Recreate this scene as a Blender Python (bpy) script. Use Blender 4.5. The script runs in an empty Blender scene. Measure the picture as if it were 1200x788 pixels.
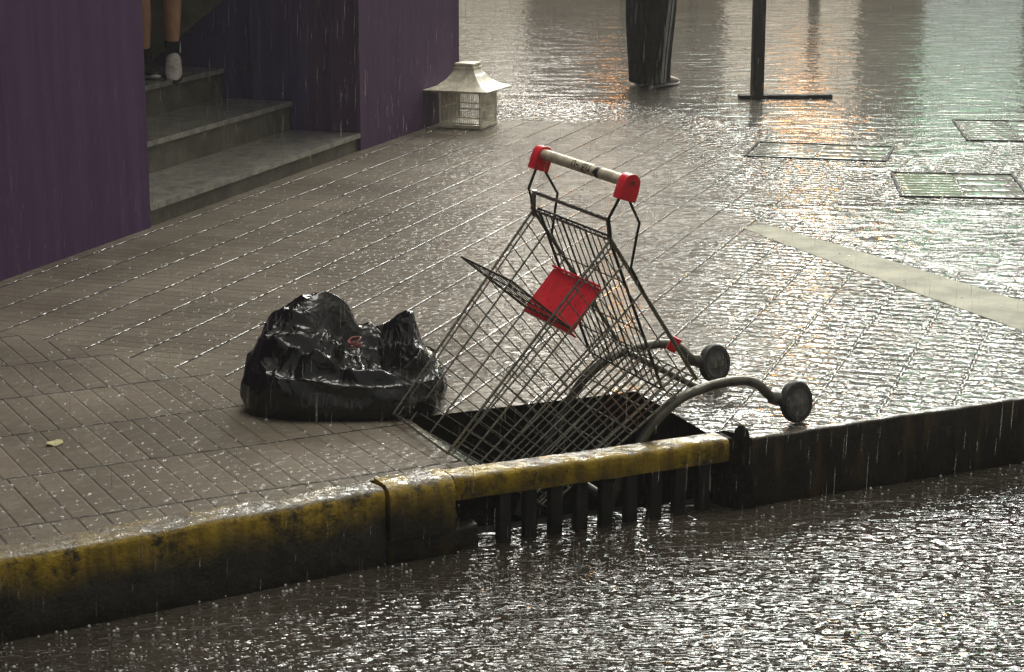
import bpy, bmesh, math, random
from mathutils import Vector, Matrix, noise
from mathutils.geometry import delaunay_2d_cdt
from mathutils.bvhtree import BVHTree
random.seed(7)
R = math.radians
SC = bpy.context.scene
DENOISE = True
COL = SC.collection
# ------------------------------------------------------------------ camera
cam = bpy.data.cameras.new('camera'); camo = bpy.data.objects.new('camera', cam); COL.objects.link(camo)
camo.location = (0, 0, 1.6); camo.rotation_euler = (R(90 - 13.4), 0, 0)
cam.sensor_width = 36; cam.lens = 36 * 2390 / 1200; cam.clip_end = 600; cam.clip_start = .05
SC.camera = camo
# ------------------------------------------------------------------ sky, soft overcast glow, exposure
SUN_EL, SUN_AZ = R(77), R(20)          # azimuth clockwise from +Y
wd = bpy.data.worlds.new('World'); SC.world = wd; wd.use_nodes = True
nt = wd.node_tree; bg = nt.nodes['Background']
sky = nt.nodes.new('ShaderNodeTexSky'); sky.sky_type = 'NISHITA'; sky.sun_disc = False
sky.sun_elevation = SUN_EL; sky.sun_rotation = SUN_AZ; sky.air_density = 2.0; sky.dust_density = 6.0; sky.ozone_density = 1.0
hs = nt.nodes.new('ShaderNodeHueSaturation'); hs.inputs['Saturation'].default_value = .12
tint = nt.nodes.new('ShaderNodeMix'); tint.data_type = 'RGBA'; tint.blend_type = 'MULTIPLY'; tint.inputs[0].default_value = 1
tint.inputs[7].default_value = (1.0, .97, .87, 1)
nt.links.new(sky.outputs[0], hs.inputs['Color']); nt.links.new(hs.outputs[0], tint.inputs[6]); nt.links.new(tint.outputs[2], bg.inputs[0])
bg.inputs[1].default_value = .072
sun = bpy.data.lights.new('sun', 'SUN'); sun.energy = .8; sun.angle = R(25); sun.color = (1, .96, .88)
suno = bpy.data.objects.new('sun', sun); COL.objects.link(suno)
sd = Vector((math.sin(SUN_AZ) * math.cos(SUN_EL), math.cos(SUN_AZ) * math.cos(SUN_EL), math.sin(SUN_EL)))
suno.rotation_euler = (-sd).to_track_quat('-Z', 'Y').to_euler(); suno.location = sd * 40
vs = SC.view_settings; vs.view_transform = 'Standard'; vs.look = 'None'; vs.exposure = .12; vs.gamma = 1
SC.display_settings.display_device = 'sRGB'
cy = SC.cycles; cy.max_bounces = 6; cy.diffuse_bounces = 2; cy.glossy_bounces = 3; cy.transmission_bounces = 6
cy.transparent_max_bounces = 8; cy.caustics_reflective = False; cy.caustics_refractive = False
cy.use_denoising = DENOISE; cy.sample_clamp_indirect = 3; cy.blur_glossy = .3

# ------------------------------------------------------------------ helpers
class NB:
    """small node-tree builder"""
    def __init__(s, name):
        s.m = bpy.data.materials.new(name); s.m.use_nodes = True
        s.t = s.m.node_tree; s.p = s.t.nodes['Principled BSDF']; s.N = s.t.nodes; s.L = s.t.links
    def set(s, k, v):
        if hasattr(v, 'is_output'): s.L.new(v, s.p.inputs[k])
        else: s.p.inputs[k].default_value = v if not (isinstance(v, tuple) and len(v) == 3) else (*v, 1)
        return s
    def pos(s): return s.N.new('ShaderNodeNewGeometry').outputs['Position']
    def opos(s): return s.N.new('ShaderNodeTexCoord').outputs['Object']
    def inp(s, n, i, v):
        if hasattr(v, 'is_output'): s.L.new(v, n.inputs[i])
        elif v is not None: n.inputs[i].default_value = v
    def math(s, op, a, b=None, c=None, clamp=False):
        n = s.N.new('ShaderNodeMath'); n.operation = op; n.use_clamp = clamp
        s.inp(n, 0, a); s.inp(n, 1, b); s.inp(n, 2, c); return n.outputs[0]
    def dot(s, a, v):
        n = s.N.new('ShaderNodeVectorMath'); n.operation = 'DOT_PRODUCT'; s.inp(n, 0, a); n.inputs[1].default_value = v; return n.outputs['Value']
    def scale(s, a, v):
        n = s.N.new('ShaderNodeVectorMath'); n.operation = 'MULTIPLY'; s.inp(n, 0, a); n.inputs[1].default_value = v; return n.outputs[0]
    def noise(s, vec, sc, det=2, rough=.5, dist=0):
        n = s.N.new('ShaderNodeTexNoise'); s.inp(n, 'Vector', vec); n.inputs['Scale'].default_value = sc
        n.inputs['Detail'].default_value = det; n.inputs['Roughness'].default_value = rough; n.inputs['Distortion'].default_value = dist
        return n.outputs[0]
    def voro(s, vec, sc, feat='F1', rnd=1):
        n = s.N.new('ShaderNodeTexVoronoi'); s.inp(n, 'Vector', vec); n.inputs['Scale'].default_value = sc; n.feature = feat
        n.inputs['Randomness'].default_value = rnd; return n.outputs['Distance'], n.outputs['Color']
    def ramp(s, v, a, b, lo=0., hi=1.):
        n = s.N.new('ShaderNodeMapRange'); n.interpolation_type = 'SMOOTHSTEP'; s.inp(n, 0, v)
        n.inputs[1].default_value = a; n.inputs[2].default_value = b; s.inp(n, 3, lo); s.inp(n, 4, hi); return n.outputs[0]
    def mix(s, f, a, b):
        n = s.N.new('ShaderNodeMix'); n.data_type = 'RGBA'; s.inp(n, 0, f)
        s.inp(n, 6, (*a, 1) if isinstance(a, tuple) else a); s.inp(n, 7, (*b, 1) if isinstance(b, tuple) else b); return n.outputs[2]
    def mixf(s, f, a, b):
        n = s.N.new('ShaderNodeMix'); n.data_type = 'FLOAT'; s.inp(n, 0, f); s.inp(n, 2, a); s.inp(n, 3, b); return n.outputs[0]
    def comb(s, x, y, z=0.):
        n = s.N.new('ShaderNodeCombineXYZ'); s.inp(n, 0, x); s.inp(n, 1, y); s.inp(n, 2, z); return n.outputs[0]
    def sep(s, v, i):
        n = s.N.new('ShaderNodeSeparateXYZ'); s.inp(n, 0, v); return n.outputs[i]
    def attr(s, name):
        n = s.N.new('ShaderNodeAttribute'); n.attribute_name = name; return n.outputs['Fac']
    def white(s, v):
        n = s.N.new('ShaderNodeTexWhiteNoise'); n.noise_dimensions = '3D'; s.inp(n, 0, v); return n.outputs['Value']
    def bump(s, h, dist, strength=1., normal=None):
        n = s.N.new('ShaderNodeBump'); s.inp(n, 'Height', h); n.inputs['Distance'].default_value = dist
        s.inp(n, 'Strength', strength); s.inp(n, 'Normal', normal); return n.outputs[0]

def simple(name, base, rough=.5, metal=0., var=.25, nsc=12., bump=0., bsc=60., coat=0., spec=.5, **kw):
    b = NB(name); o = b.opos(); n = b.noise(o, nsc, 4, .6)
    lo = tuple(c * (1 - var) for c in base); hi = tuple(min(1, c * (1 + var)) for c in base)
    b.set('Base Color', b.mix(b.ramp(n, .3, .7), lo, hi)); b.set('Metallic', metal)
    b.set('Roughness', b.ramp(b.noise(o, nsc * 2.3, 3), .3, .7, rough * .75, min(1, rough * 1.25)))
    b.set('Specular IOR Level', spec); b.set('Coat Weight', coat); b.set('Coat Roughness', .06); b.set('Coat IOR', 1.33)
    if bump: b.set('Normal', b.bump(b.noise(o, bsc, 4, .6), bump))
    for k, v in kw.items(): b.set(k.replace('_', ' '), v)
    return b.m

def emit(name, col, strength):
    b = NB(name); b.set('Base Color', (.02, .02, .02)); b.set('Emission Color', col); b.set('Emission Strength', strength); return b.m

class MB:
    """collects shapes and links them as ONE mesh object"""
    def __init__(s): s.bm = bmesh.new()
    def face(s, pts, m=0):
        f = s.bm.faces.new([s.bm.verts.new(p) for p in pts]); f.material_index = m; return f
    def box(s, c, size, rot=0., M=None, bev=0.):
        mm = M or (Matrix.Translation(Vector(c)) @ Matrix.Rotation(rot, 4, 'Z'))
        r = bmesh.ops.create_cube(s.bm, size=1, matrix=mm @ Matrix.Diagonal((*size, 1)))
        if bev:
            es = list({e for v in r['verts'] for e in v.link_edges})
            bmesh.ops.bevel(s.bm, geom=es, offset=bev, segments=2, affect='EDGES', profile=.6)
        return s
    def hull(s, lower, upper):
        n = len(lower); a = [s.bm.verts.new(p) for p in lower]; b = [s.bm.verts.new(p) for p in upper]
        s.bm.faces.new(a[::-1]); s.bm.faces.new(b)
        for i in range(n): s.bm.faces.new((a[i], a[(i + 1) % n], b[(i + 1) % n], b[i]))
        return s
    def tube(s, pts, r, n=8, smooth=0):
        P = [Vector(p) for p in pts]
        if smooth:
            Q = []
            for i in range(len(P) - 1):
                p0 = P[max(i - 1, 0)]; p1 = P[i]; p2 = P[i + 1]; p3 = P[min(i + 2, len(P) - 1)]
                for k in range(smooth):
                    t = k / smooth
                    Q.append(.5 * ((2 * p1) + (p2 - p0) * t + (2 * p0 - 5 * p1 + 4 * p2 - p3) * t * t + (3 * p1 - p0 - 3 * p2 + p3) * t ** 3))
            Q.append(P[-1]); P = Q
        rr = r if isinstance(r, (list, tuple)) else [r] * len(P)
        if len(rr) != len(P): rr = [rr[0] + (rr[-1] - rr[0]) * i / (len(P) - 1) for i in range(len(P))]
        t = (P[1] - P[0]).normalized(); u = t.orthogonal().normalized(); rings = []
        for i, p in enumerate(P):
            if i == 0: tt = P[1] - P[0]
            elif i == len(P) - 1: tt = P[i] - P[i - 1]
            else: tt = (P[i + 1] - p).normalized() + (p - P[i - 1]).normalized()
            tt.normalize(); u = (u - tt * u.dot(tt)).normalized(); v = tt.cross(u)
            rings.append([s.bm.verts.new(p + (u * math.cos(2 * math.pi * k / n) + v * math.sin(2 * math.pi * k / n)) * rr[i]) for k in range(n)])
        for a, b in zip(rings, rings[1:]):
            for k in range(n): s.bm.faces.new((a[k], a[(k + 1) % n], b[(k + 1) % n], b[k]))
        s.bm.faces.new(rings[0][::-1]); s.bm.faces.new(rings[-1]); return s
    def lathe(s, prof, M=Matrix(), n=24):
        """prof: (radius, height) pairs about local Z"""
        rings = []
        for r, z in prof:
            rings.append([s.bm.verts.new(M @ Vector((max(r, 1e-4) * math.cos(2 * math.pi * k / n), max(r, 1e-4) * math.sin(2 * math.pi * k / n), z))) for k in range(n)])
        for a, b in zip(rings, rings[1:]):
            for k in range(n): s.bm.faces.new((a[k], a[(k + 1) % n], b[(k + 1) % n], b[k]))
        s.bm.faces.new(rings[0][::-1]); s.bm.faces.new(rings[-1]); return s
    def build(s, name, mats, parent=None, smooth=True, angle=40):
        bmesh.ops.recalc_face_normals(s.bm, faces=s.bm.faces)
        me = bpy.data.meshes.new(name); s.bm.to_mesh(me); s.bm.free()
        for m in (mats if isinstance(mats, (list, tuple)) else [mats]): me.materials.append(m)
        if smooth:
            me.polygons.foreach_set('use_smooth', [True] * len(me.polygons))
            try: me.set_sharp_from_angle(angle=R(angle))
            except Exception: pass
        o = bpy.data.objects.new(name, me); COL.objects.link(o)
        if parent:
            o.parent = parent; o.matrix_parent_inverse = parent.matrix_basis.inverted()   # built in world space
        return o
def tag(o, label=None, cat=None, group=None, kind=None):
    if label: o['label'] = label
    if cat: o['category'] = cat
    if group: o['group'] = group
    if kind: o['kind'] = kind
    return o
def thing(name, loc, label, cat, group=None):
    o = bpy.data.objects.new(name, None); COL.objects.link(o); o.location = loc; o.empty_display_size = .1
    return tag(o, label, cat, group)
def copy_tree(o, dx, parent=None):
    c = o.copy(); COL.objects.link(c)
    if parent: c.parent = parent
    else: c.location = o.location + Vector(dx)
    for ch in o.children: copy_tree(ch, dx, c)
    return c
def V(*a): return Vector(a)

# survey of the site in metres: x right, y away from the camera, sidewalk at z 0
CURB = [(-9, -.6), (-4, 2.75), (-1.163, 4.485), (-.433, 4.933), (-.32, 5.0), (-.151, 5.084), (.229, 5.262), (.608, 5.445), (1.534, 5.9), (5, 7.55), (14, 11.7)]
HOLE = [(-.300, 5.69), (-.100, 5.185), (.56, 5.51), (.376, 5.99)]
def curb_y(x):
    for (a, b), (c, d) in zip(CURB, CURB[1:]):
        if x <= c: return b + (d - b) * (x - a) / (c - a)
    return CURB[-1][1]
def offset_line(pts, d):
    out = []
    for i, (x, y) in enumerate(pts):
        a = pts[max(i - 1, 0)]; b = pts[min(i + 1, len(pts) - 1)]
        t = V(b[0] - a[0], b[1] - a[1], 0).normalized(); out.append((x - t.y * d, y + t.x * d))
    return out
WDIR = V(.316, .949, 0); NDIR = V(-.949, .316, 0)      # along the purple facade, and into the building
WB = V(-1.573, 8.754, 0); WC = V(-.826, 11.087, 0)
ROADZ = -.19
def sstep(a, b, x):
    t = min(1, max(0, (x - a) / (b - a))); return t * t * (3 - 2 * t)

# ------------------------------------------------------------------ materials of the setting
def water_height(b, p, sy=1.15, det=1, fine=1., sc=1., wave=1., drops=.6, dens=.55):
    """ripples, drop rings and small splashes on rain-beaten water, as one height (in units of the bump distance)"""
    q = b.scale(p, (.8, sy, 0)); r = b.scale(p, (1, sy / 1.15, 0))
    d1 = b.noise(q, 12 * sc, det, .5); d2 = b.noise(q, 30 * sc, 0, .5)
    dist, colr = b.voro(r, 20 * sc)
    on = b.ramp(b.sep(colr, 0), .45, .6)
    ring = b.math('MULTIPLY', b.math('MULTIPLY', b.math('SINE', b.math('MULTIPLY', dist, 24)), on), b.ramp(dist, .05, .5, 1., 0.))
    dd, cc = b.voro(r, 34 * sc)
    dome = b.math('MULTIPLY', b.ramp(dd, 0., .42, 1., 0.), b.ramp(b.sep(cc, 1), dens, dens + .15))
    h = b.math('ADD', b.math('MULTIPLY', d1, 1.0 * wave), b.math('MULTIPLY', d2, 1.1 * fine * wave))
    h = b.math('ADD', h, b.math('MULTIPLY', ring, .16 * fine)); h = b.math('ADD', h, b.math('MULTIPLY', dome, drops * fine))
    return h

def paving_material():
    b = NB('wet ribbed paving'); p = b.pos(); x = b.sep(p, 0); y = b.sep(p, 1)
    flat = b.comb(x, y, 0.)
    wet = b.attr('wet')
    # two laying directions meet on a mitre line
    side = b.math('ADD', b.math('MULTIPLY', b.math('SUBTRACT', x, -1.5), -.55), b.math('MULTIPLY', b.math('SUBTRACT', y, 6.6), -.76))
    side = b.math('SUBTRACT', side, 0.)
    zone = b.math('GREATER_THAN', side, 0.)
    uA = b.dot(p, (.316, .949, 0)); vA = b.dot(p, (.949, -.316, 0))
    uB = b.dot(p, (-.46, .888, 0)); vB = b.dot(p, (.888, .46, 0))
    # A: joints every 0.2 along the facade, ribs across.  B: ribs run square to the kerb, joints along it
    jc = b.mixf(zone, vA, b.math('ADD', uB, .06)); rc = b.mixf(zone, uA, vB)
    js = b.mixf(zone, .2, .4)
    jq = b.math('DIVIDE', jc, js); rq = b.math('DIVIDE', rc, .0667)
    rq = b.math('ADD', rq, b.math('MULTIPLY', b.math('FLOOR', jq), b.mixf(zone, .37, .12)))
    def edge(q, w): return b.math('MULTIPLY', b.math('SUBTRACT', .5, b.math('ABSOLUTE', b.math('SUBTRACT', b.math('FRACT', q), .5))), w)
    wob = b.math('MULTIPLY', b.math('SUBTRACT', b.noise(flat, 30, 2), .5), .004)
    dj = b.math('ADD', edge(jq, js), wob); dr = b.math('ADD', edge(rq, .0667), wob)
    gj = b.ramp(dj, .001, .009); gr = b.ramp(dr, .0005, .006)
    cell = b.comb(b.math('FLOOR', jq), b.math('FLOOR', b.math('DIVIDE', rq, 3)), zone)
    tone = b.white(cell)
    cell2 = b.comb(b.math('FLOOR', jq), b.math('FLOOR', rq), zone)
    tone2 = b.white(cell2)
    big = b.noise(flat, 1.3, 4, .6); mid = b.noise(flat, 9, 4, .65); fine = b.noise(flat, 90, 3, .7)
    col = b.mix(b.ramp(big, .35, .68), (.118, .101, .077), (.195, .170, .132))
    col = b.mix(b.math('MULTIPLY', b.ramp(tone, .1, .9), .45), col, (.12, .098, .078))
    col = b.mix(b.math('MULTIPLY', b.ramp(tone2, .5, 1.), .25), col, (.22, .19, .15))
    col = b.mix(b.math('MULTIPLY', b.ramp(mid, .5, .75), .35), col, (.25, .225, .18))
    col = b.mix(b.math('MULTIPLY', b.ramp(fine, .5, .8), .3), col, (.09, .075, .06))
    col = b.mix(b.ramp(wet, .1, .6), col, b.mix(.8, col, (.026, .022, .017)))
    groove = b.math('MULTIPLY', gj, b.mixf(b.math('MULTIPLY', tone2, .8), gr, 1.))
    col = b.mix(b.ramp(groove, 0., .8), (.05, .042, .034), col)
    col = b.mix(b.ramp(wet, .75, 1.), col, b.mix(b.ramp(big, .35, .7), (.045, .039, .029), (.075, .066, .05)))
    b.set('Base Color', col)
    b.set('Roughness', b.ramp(mid, .3, .7, .5, .75)); b.set('Specular IOR Level', .06)
    deep = b.ramp(wet, .8, 1.)
    drop, dcol = b.voro(flat, 34)
    bead = b.math('MULTIPLY', b.ramp(drop, 0., .25, 1., 0.), b.ramp(b.sep(dcol, 0), .82, .9))
    broken = b.ramp(b.noise(flat, 24, 1, .6), .38, .60)
    h = b.math('ADD', b.math('MULTIPLY', gj, .9), b.math('MULTIPLY', gr, .45))
    h = b.math('MULTIPLY', h, b.mixf(deep, 1., 0.))
    hb = b.math('ADD', h, b.math('MULTIPLY', fine, .15))
    b.set('Normal', b.bump(hb, .006))
    # water film: lies in the joints, humps over the ribs, beaten by drops
    hump = b.math('COSINE', b.math('MULTIPLY', rq, 6.2832))
    film = b.math('MULTIPLY', b.math('MULTIPLY', gj, b.math('SUBTRACT', 1., deep)), b.mixf(broken, .08, .8))
    inj = b.ramp(gj, .98, .6)
    film = b.math('ADD', film, b.math('MULTIPLY', b.math('MULTIPLY', hump, b.ramp(wet, .08, .45, .03, -.24)), b.mixf(deep, b.mixf(broken, .5, 1.1), 0.)))
    film = b.math('ADD', film, b.math('MULTIPLY', water_height(b, flat, .42, 0, .6, .8), b.math('ADD', b.mixf(deep, b.math('MULTIPLY', wet, .5), b.ramp(y, 8, 13, .9, .3)), .03)))
    swirl = b.noise(b.scale(flat, (.8, 1.6, 0)), 3.4, 4, .55, 1.6)
    film = b.math('ADD', film, b.math('MULTIPLY', swirl, b.mixf(deep, 0., b.ramp(y, 8, 14, 4.5, 1.6))))
    film = b.math('ADD', film, b.math('MULTIPLY', bead, .45))
    wetj = b.math('MAXIMUM', b.ramp(wet, .05, .5), inj)
    b.set('Coat Weight', b.mixf(wetj, .3, 1.)); b.set('Coat IOR', 1.33)
    b.set('Coat Roughness', b.mixf(wetj, b.ramp(big, .3, .7, .10, .2), .035))
    b.set('Coat Normal', b.bump(film, .007))
    return b.m

def flood_material(name, base, dist, scale=1.):
    b = NB(name); p = b.pos(); f = b.scale(p, (scale, scale, 0))
    big = b.noise(f, 1.1, 3, .6)
    b.set('Base Color', b.mix(b.ramp(big, .35, .7), base, tuple(c * 1.8 for c in base)))
    b.set('Roughness', .018); b.set('IOR', 1.33); b.set('Specular IOR Level', .5)
    h = water_height(b, f, 1.3 if scale >= 1 else 1.0, 0, 1.1, 1.4, .62, 1.0, .3)
    sw = b.noise(b.scale(f, (.6, 1.7, 0)), 5, 3, .55, .6)
    h = b.math('ADD', h, b.math('MULTIPLY', sw, 2.6))
    b.set('Normal', b.bump(h, dist)); return b.m

M = {}
M['paving'] = paving_material()
M['road'] = simple('asphalt', (.045, .043, .04), .6, bump=.004, bsc=120)
M['flood'] = flood_material('rain beaten road water', (.030, .025, .019), .0086)
M['flood_far'] = flood_material('street flood water', (.06, .055, .043), .008, .8)
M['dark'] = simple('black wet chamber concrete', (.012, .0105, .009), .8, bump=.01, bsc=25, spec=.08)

def kerb_material(paint):
    b = NB('kerb concrete with worn yellow paint' if paint else 'dark wet kerb concrete'); p = b.pos()
    z = b.sep(p, 2); n1 = b.noise(p, 9, 5, .65); n2 = b.noise(p, 45, 4, .7); st = b.noise(b.scale(p, (1, 1, .15)), 22, 4, .6)
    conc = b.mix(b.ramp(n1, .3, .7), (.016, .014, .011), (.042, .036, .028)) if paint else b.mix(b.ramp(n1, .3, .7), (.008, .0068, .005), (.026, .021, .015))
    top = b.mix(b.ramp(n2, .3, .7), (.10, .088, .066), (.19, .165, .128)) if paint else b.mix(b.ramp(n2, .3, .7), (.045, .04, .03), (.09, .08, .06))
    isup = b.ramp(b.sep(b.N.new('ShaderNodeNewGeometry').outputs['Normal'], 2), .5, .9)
    if paint:
        lvl = b.math('ADD', z, b.math('MULTIPLY', b.math('SUBTRACT', b.noise(p, 5, 4, .6), .5), .16))
        keep = b.ramp(lvl, -.12, .0)
        keep = b.math('MULTIPLY', keep, b.ramp(b.math('ADD', b.math('MULTIPLY', n2, .5), b.math('MULTIPLY', n1, .5)), .36, .52))
        yel = b.mix(b.ramp(st, .3, .7), (.17, .108, .007), (.46, .31, .02))
        face = b.mix(keep, conc, yel)
        tp = b.mix(b.math('MULTIPLY', b.ramp(n1, .42, .6), paint), top, (.42, .29, .035))
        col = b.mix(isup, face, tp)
    else:
        stain = b.mix(b.math('MULTIPLY', b.ramp(st, .5, .75), .5), conc, (.10, .06, .02))
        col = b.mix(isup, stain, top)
    b.set('Base Color', col); b.set('Roughness', b.ramp(n2, .3, .7, .35, .6))
    b.set('Normal', b.bump(b.math('ADD', n1, b.math('MULTIPLY', n2, .5)), .012 if paint else .006))
    b.set('Specular IOR Level', .2); b.set('Coat Weight', .8 if paint else b.mixf(isup, .25, .6)); b.set('Coat IOR', 1.33); b.set('Coat Roughness', .07)
    b.set('Coat Normal', b.bump(b.math('ADD', n1, b.math('MULTIPLY', water_height(b, p), b.math('MULTIPLY', isup, .6))), .010))
    return b.m
M['kerb'] = kerb_material(.25); M['kerb_y'] = kerb_material(1.); M['kerb_d'] = kerb_material(0)

def purple_material(name, a, c):
    b = NB(name); p = b.opos(); g = b.pos()
    drip = b.noise(b.scale(g, (1, 1, .06)), 16, 4, .6); blot = b.noise(g, 3, 4, .6)
    col = b.mix(b.ramp(drip, .3, .72), a, c)
    col = b.mix(b.math('MULTIPLY', b.ramp(blot, .5, .8), .3), col, tuple(v * .55 for v in a))
    b.set('Base Color', col); b.set('Roughness', b.ramp(drip, .3, .7, .6, .8)); b.set('Normal', b.bump(b.noise(g, 60, 3), .001))
    b.set('Specular IOR Level', .1); return b.m
M['purple'] = purple_material('purple painted wall', (.086, .044, .112), (.122, .068, .155))
M['purple_in'] = purple_material('purple painted boards', (.085, .058, .16), (.125, .095, .205))
M['purple_r'] = purple_material('purple painted end wall', (.088, .050, .108), (.125, .078, .150))
M['grey_wall'] = simple('grey render', (.17, .165, .13), .7, bump=.002)
M['step'] = simple('pale grey stone treads', (.25, .245, .21), .4, nsc=14, bump=.002, coat=1., var=.35); M['riser'] = simple('brown grey stone risers', (.12, .11, .085), .55, nsc=5, bump=.002, var=.35)  # treads paler, risers darker: overhead light and shade put into the stone colours
M['steel'] = simple('dirty galvanised wire', (.24, .23, .20), .28, .9, nsc=40)
M['steel_d'] = simple('dark wire', (.06, .055, .048), .4, .8, nsc=40)
M['zinc'] = simple('zinc tube', (.13, .125, .105), .4, .6, nsc=25, var=.35)
M['red'] = simple('red plastic', (.88, .032, .048), .34, nsc=15, var=.16, coat=.3)
M['handle'] = simple('worn beige handle plastic', (.60, .54, .40), .4, nsc=25, coat=.2)
M['ink'] = simple('worn black print', (.03, .025, .02), .6)
M['rubber'] = simple('black rubber', (.03, .03, .03), .55, nsc=30)
M['hub'] = simple('grey wheel hub', (.085, .085, .08), .5, nsc=30, var=.5)
M['cream'] = simple('cream painted metal', (.74, .70, .56), .45, nsc=20, coat=.3)
M['black_paint'] = simple('black painted steel', (.013, .0125, .012), .5, coat=.2)
M['iron'] = simple('dark wet iron', (.02, .019, .018), .7, .0, spec=.15)

# ------------------------------------------------------------------ SETTING: ground
def poly_mesh(name, outer, hole, step, bounds, z, mat, wetf=None, zf=None):
    pts = []; edges = []
    def ring(poly):
        s0 = len(pts)
        for i, a in enumerate(poly):
            b2 = poly[(i + 1) % len(poly)]; L = math.hypot(b2[0] - a[0], b2[1] - a[1]); n = max(1, int(L / .12))
            for k in range(n): pts.append(V(a[0] + (b2[0] - a[0]) * k / n, a[1] + (b2[1] - a[1]) * k / n, 0).to_2d())
        e = len(pts)
        for i in range(s0, e): edges.append((i, i + 1 if i + 1 < e else s0))
    ring(outer)
    if hole: ring(hole)
    def inside(px, py, poly):
        c = False; j = len(poly) - 1
        for i in range(len(poly)):
            xi, yi = poly[i]; xj, yj = poly[j]
            if (yi > py) != (yj > py) and px < (xj - xi) * (py - yi) / (yj - yi) + xi: c = not c
            j = i
        return c
    x = bounds[0]
    while x < bounds[1]:
        y = bounds[2]
        while y < bounds[3]:
            if inside(x, y, outer) and not (hole and inside(x, y, hole)): pts.append(V(x, y, 0).to_2d())
            y += step
        x += step
    vv, ee, ff, *_ = delaunay_2d_cdt(pts, edges, [], 0, 1e-5)
    keep = []
    for f in ff:
        c = sum((vv[i] for i in f), Vector((0, 0))) / len(f)
        if inside(c.x, c.y, outer) and not (hole and inside(c.x, c.y, hole)): keep.append(f if True else f)
    me = bpy.data.meshes.new(name)
    me.from_pydata([(v.x, v.y, z + (zf(v.x, v.y) if zf else 0)) for v in vv], [], keep)
    me.update()
    for poly in me.polygons:
        if poly.normal.z < 0: poly.flip()
    me.materials.append(mat)
    me.polygons.foreach_set('use_smooth', [True] * len(me.polygons))
    if wetf:
        at = me.attributes.new('wet', 'FLOAT', 'POINT')
        at.data.foreach_set('value', [wetf(v.x, v.y) for v in vv])
    o = bpy.data.objects.new(name, me); COL.objects.link(o); return o

def wetness(x, y):
    n = noise.noise(V(x * 1.3, y * 1.3, 3.1)) * .5 + noise.noise(V(x * 4, y * 4, 8.2)) * .25
    w = .02 + .10 * sstep(-1.2, .3, x - .13 * (y - 6))
    # sheet of rain water on the right of the sidewalk, by the kerb and on the crossing
    w += .55 * sstep(.15, 1.1, x - .10 * (y - 5.5)) * (.6 + 1.3 * n)
    w += .6 * math.exp(-(((x - .66) / .3) ** 2 + ((y - 5.8) / .22) ** 2))
    w += .85 * sstep(11.9, 13.5, y + n * 1.2 + 1.6 * sstep(.8, 1.8, x))
    w += .08 * sstep(9, 12, y)
    # fall of the crossing: between the kerb strip and the cover plates
    a = V(1.25, 8.5, 0); d = V(.62, -1.25, 0).normalized(); s = (x - a.x) * -d.y + (y - a.y) * d.x
    w += .7 * sstep(0, .25, s) * sstep(9.46, 9.3, y)
    return max(.0, min(1, w))
inner = [p for p in offset_line(CURB, .10) if p[0] < .6] + [(.60, 5.56), (.665, 5.51)] + [p for p in offset_line(CURB, .03) if p[0] > .7]
outer = [p for p in inner if p[0] > -8] + [(14, 26), (-8, 26)]
outer.insert(0, (-8, inner[0][1] + .5))
o = poly_mesh('sidewalk', outer, HOLE, .09, (-3.2, 5.5, 4.0, 24), 0, M['paving'], wetness)
tag(o, kind='structure')
# road and the water running over it
b = MB(); b.face([(-300, -300, -.36), (300, -300, -.36), (300, 300, -.36), (-300, 300, -.36)])
tag(b.build('road', M['road']), kind='structure')
o = poly_mesh('road_water', [(-9, -.7), (-4, 2.7), (-1.163, 4.45), (-.32, 4.97), (-.14, 5.06), (-.12, 5.2), (.6, 5.56), (.64, 5.43), (1.534, 5.87), (5, 7.5), (14, 11.6), (14, -8), (-9, -8)], None, .25, (-3, 5, 2, 8), ROADZ, M['flood'])
tag(o, kind='structure')
b = MB(); b.face([(-60, 25.9, .004), (-60, 120, .004), (80, 120, .004), (80, 25.9, .004)])
tag(b.build('street_flood', M['flood_far']), kind='structure')

# ------------------------------------------------------------------ SETTING: kerb stones
def kerb_run(name, pts, w, ztop, zbot, mat, bev=.018, parent=None, proud=0., jitter=0.):
    o1 = offset_line(pts, -proud); i1 = offset_line(pts, w)
    bm = bmesh.new(); prof_n = []
    rows = []
    for (ox, oy), (ix, iy) in zip(o1, i1):
        t = V(ix - ox, iy - oy, 0).normalized()
        j = (random.random() - .5) * jitter; k = (random.random() - .5) * jitter
        O = V(ox, oy, 0) + t * j
        ring = [O + V(0, 0, zbot), O + V(0, 0, (ztop + zbot) * .5), O + V(0, 0, ztop - bev + k), O + t * bev * .3 + V(0, 0, ztop - bev * .35 + k), O + t * bev + V(0, 0, ztop + k),
                V(ix, iy, ztop - .002), V(ix, iy, zbot)]
        rows.append([bm.verts.new(p) for p in ring])
    for a, c in zip(rows, rows[1:]):
        for k in range(len(a)): bm.faces.new((a[k], a[(k + 1) % len(a)], c[(k + 1) % len(a)], c[k]))
    bm.faces.new(rows[0]); bm.faces.new(rows[-1][::-1])
    m = MB(); m.bm.free(); m.bm = bm
    return m.build(name, mat, parent, angle=50)
def resample(pts, step):
    out = []
    for a, c in zip(pts, pts[1:]):
        n = max(1, int(math.hypot(c[0] - a[0], c[1] - a[1]) / step))
        for k in range(n): out.append((a[0] + (c[0] - a[0]) * k / n, a[1] + (c[1] - a[1]) * k / n))
    return out + [pts[-1]]
o = kerb_run('kerb', resample([(-9, -.6), (-4, 2.75), (-1.163, 4.485), (-.433, 4.933), (-.325, 4.998)], .06), .098, .004, -.34, M['kerb'], jitter=.005)
tag(o, 'long grey kerb with worn yellow paint on its street face, left of the drain', 'kerb')
o = kerb_run('kerb_stone', resample([(-.318, 5.0), (-.153, 5.083)], .03), .094, .012, -.132, M['kerb_y'], bev=.03, proud=.012, jitter=.004)
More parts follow.
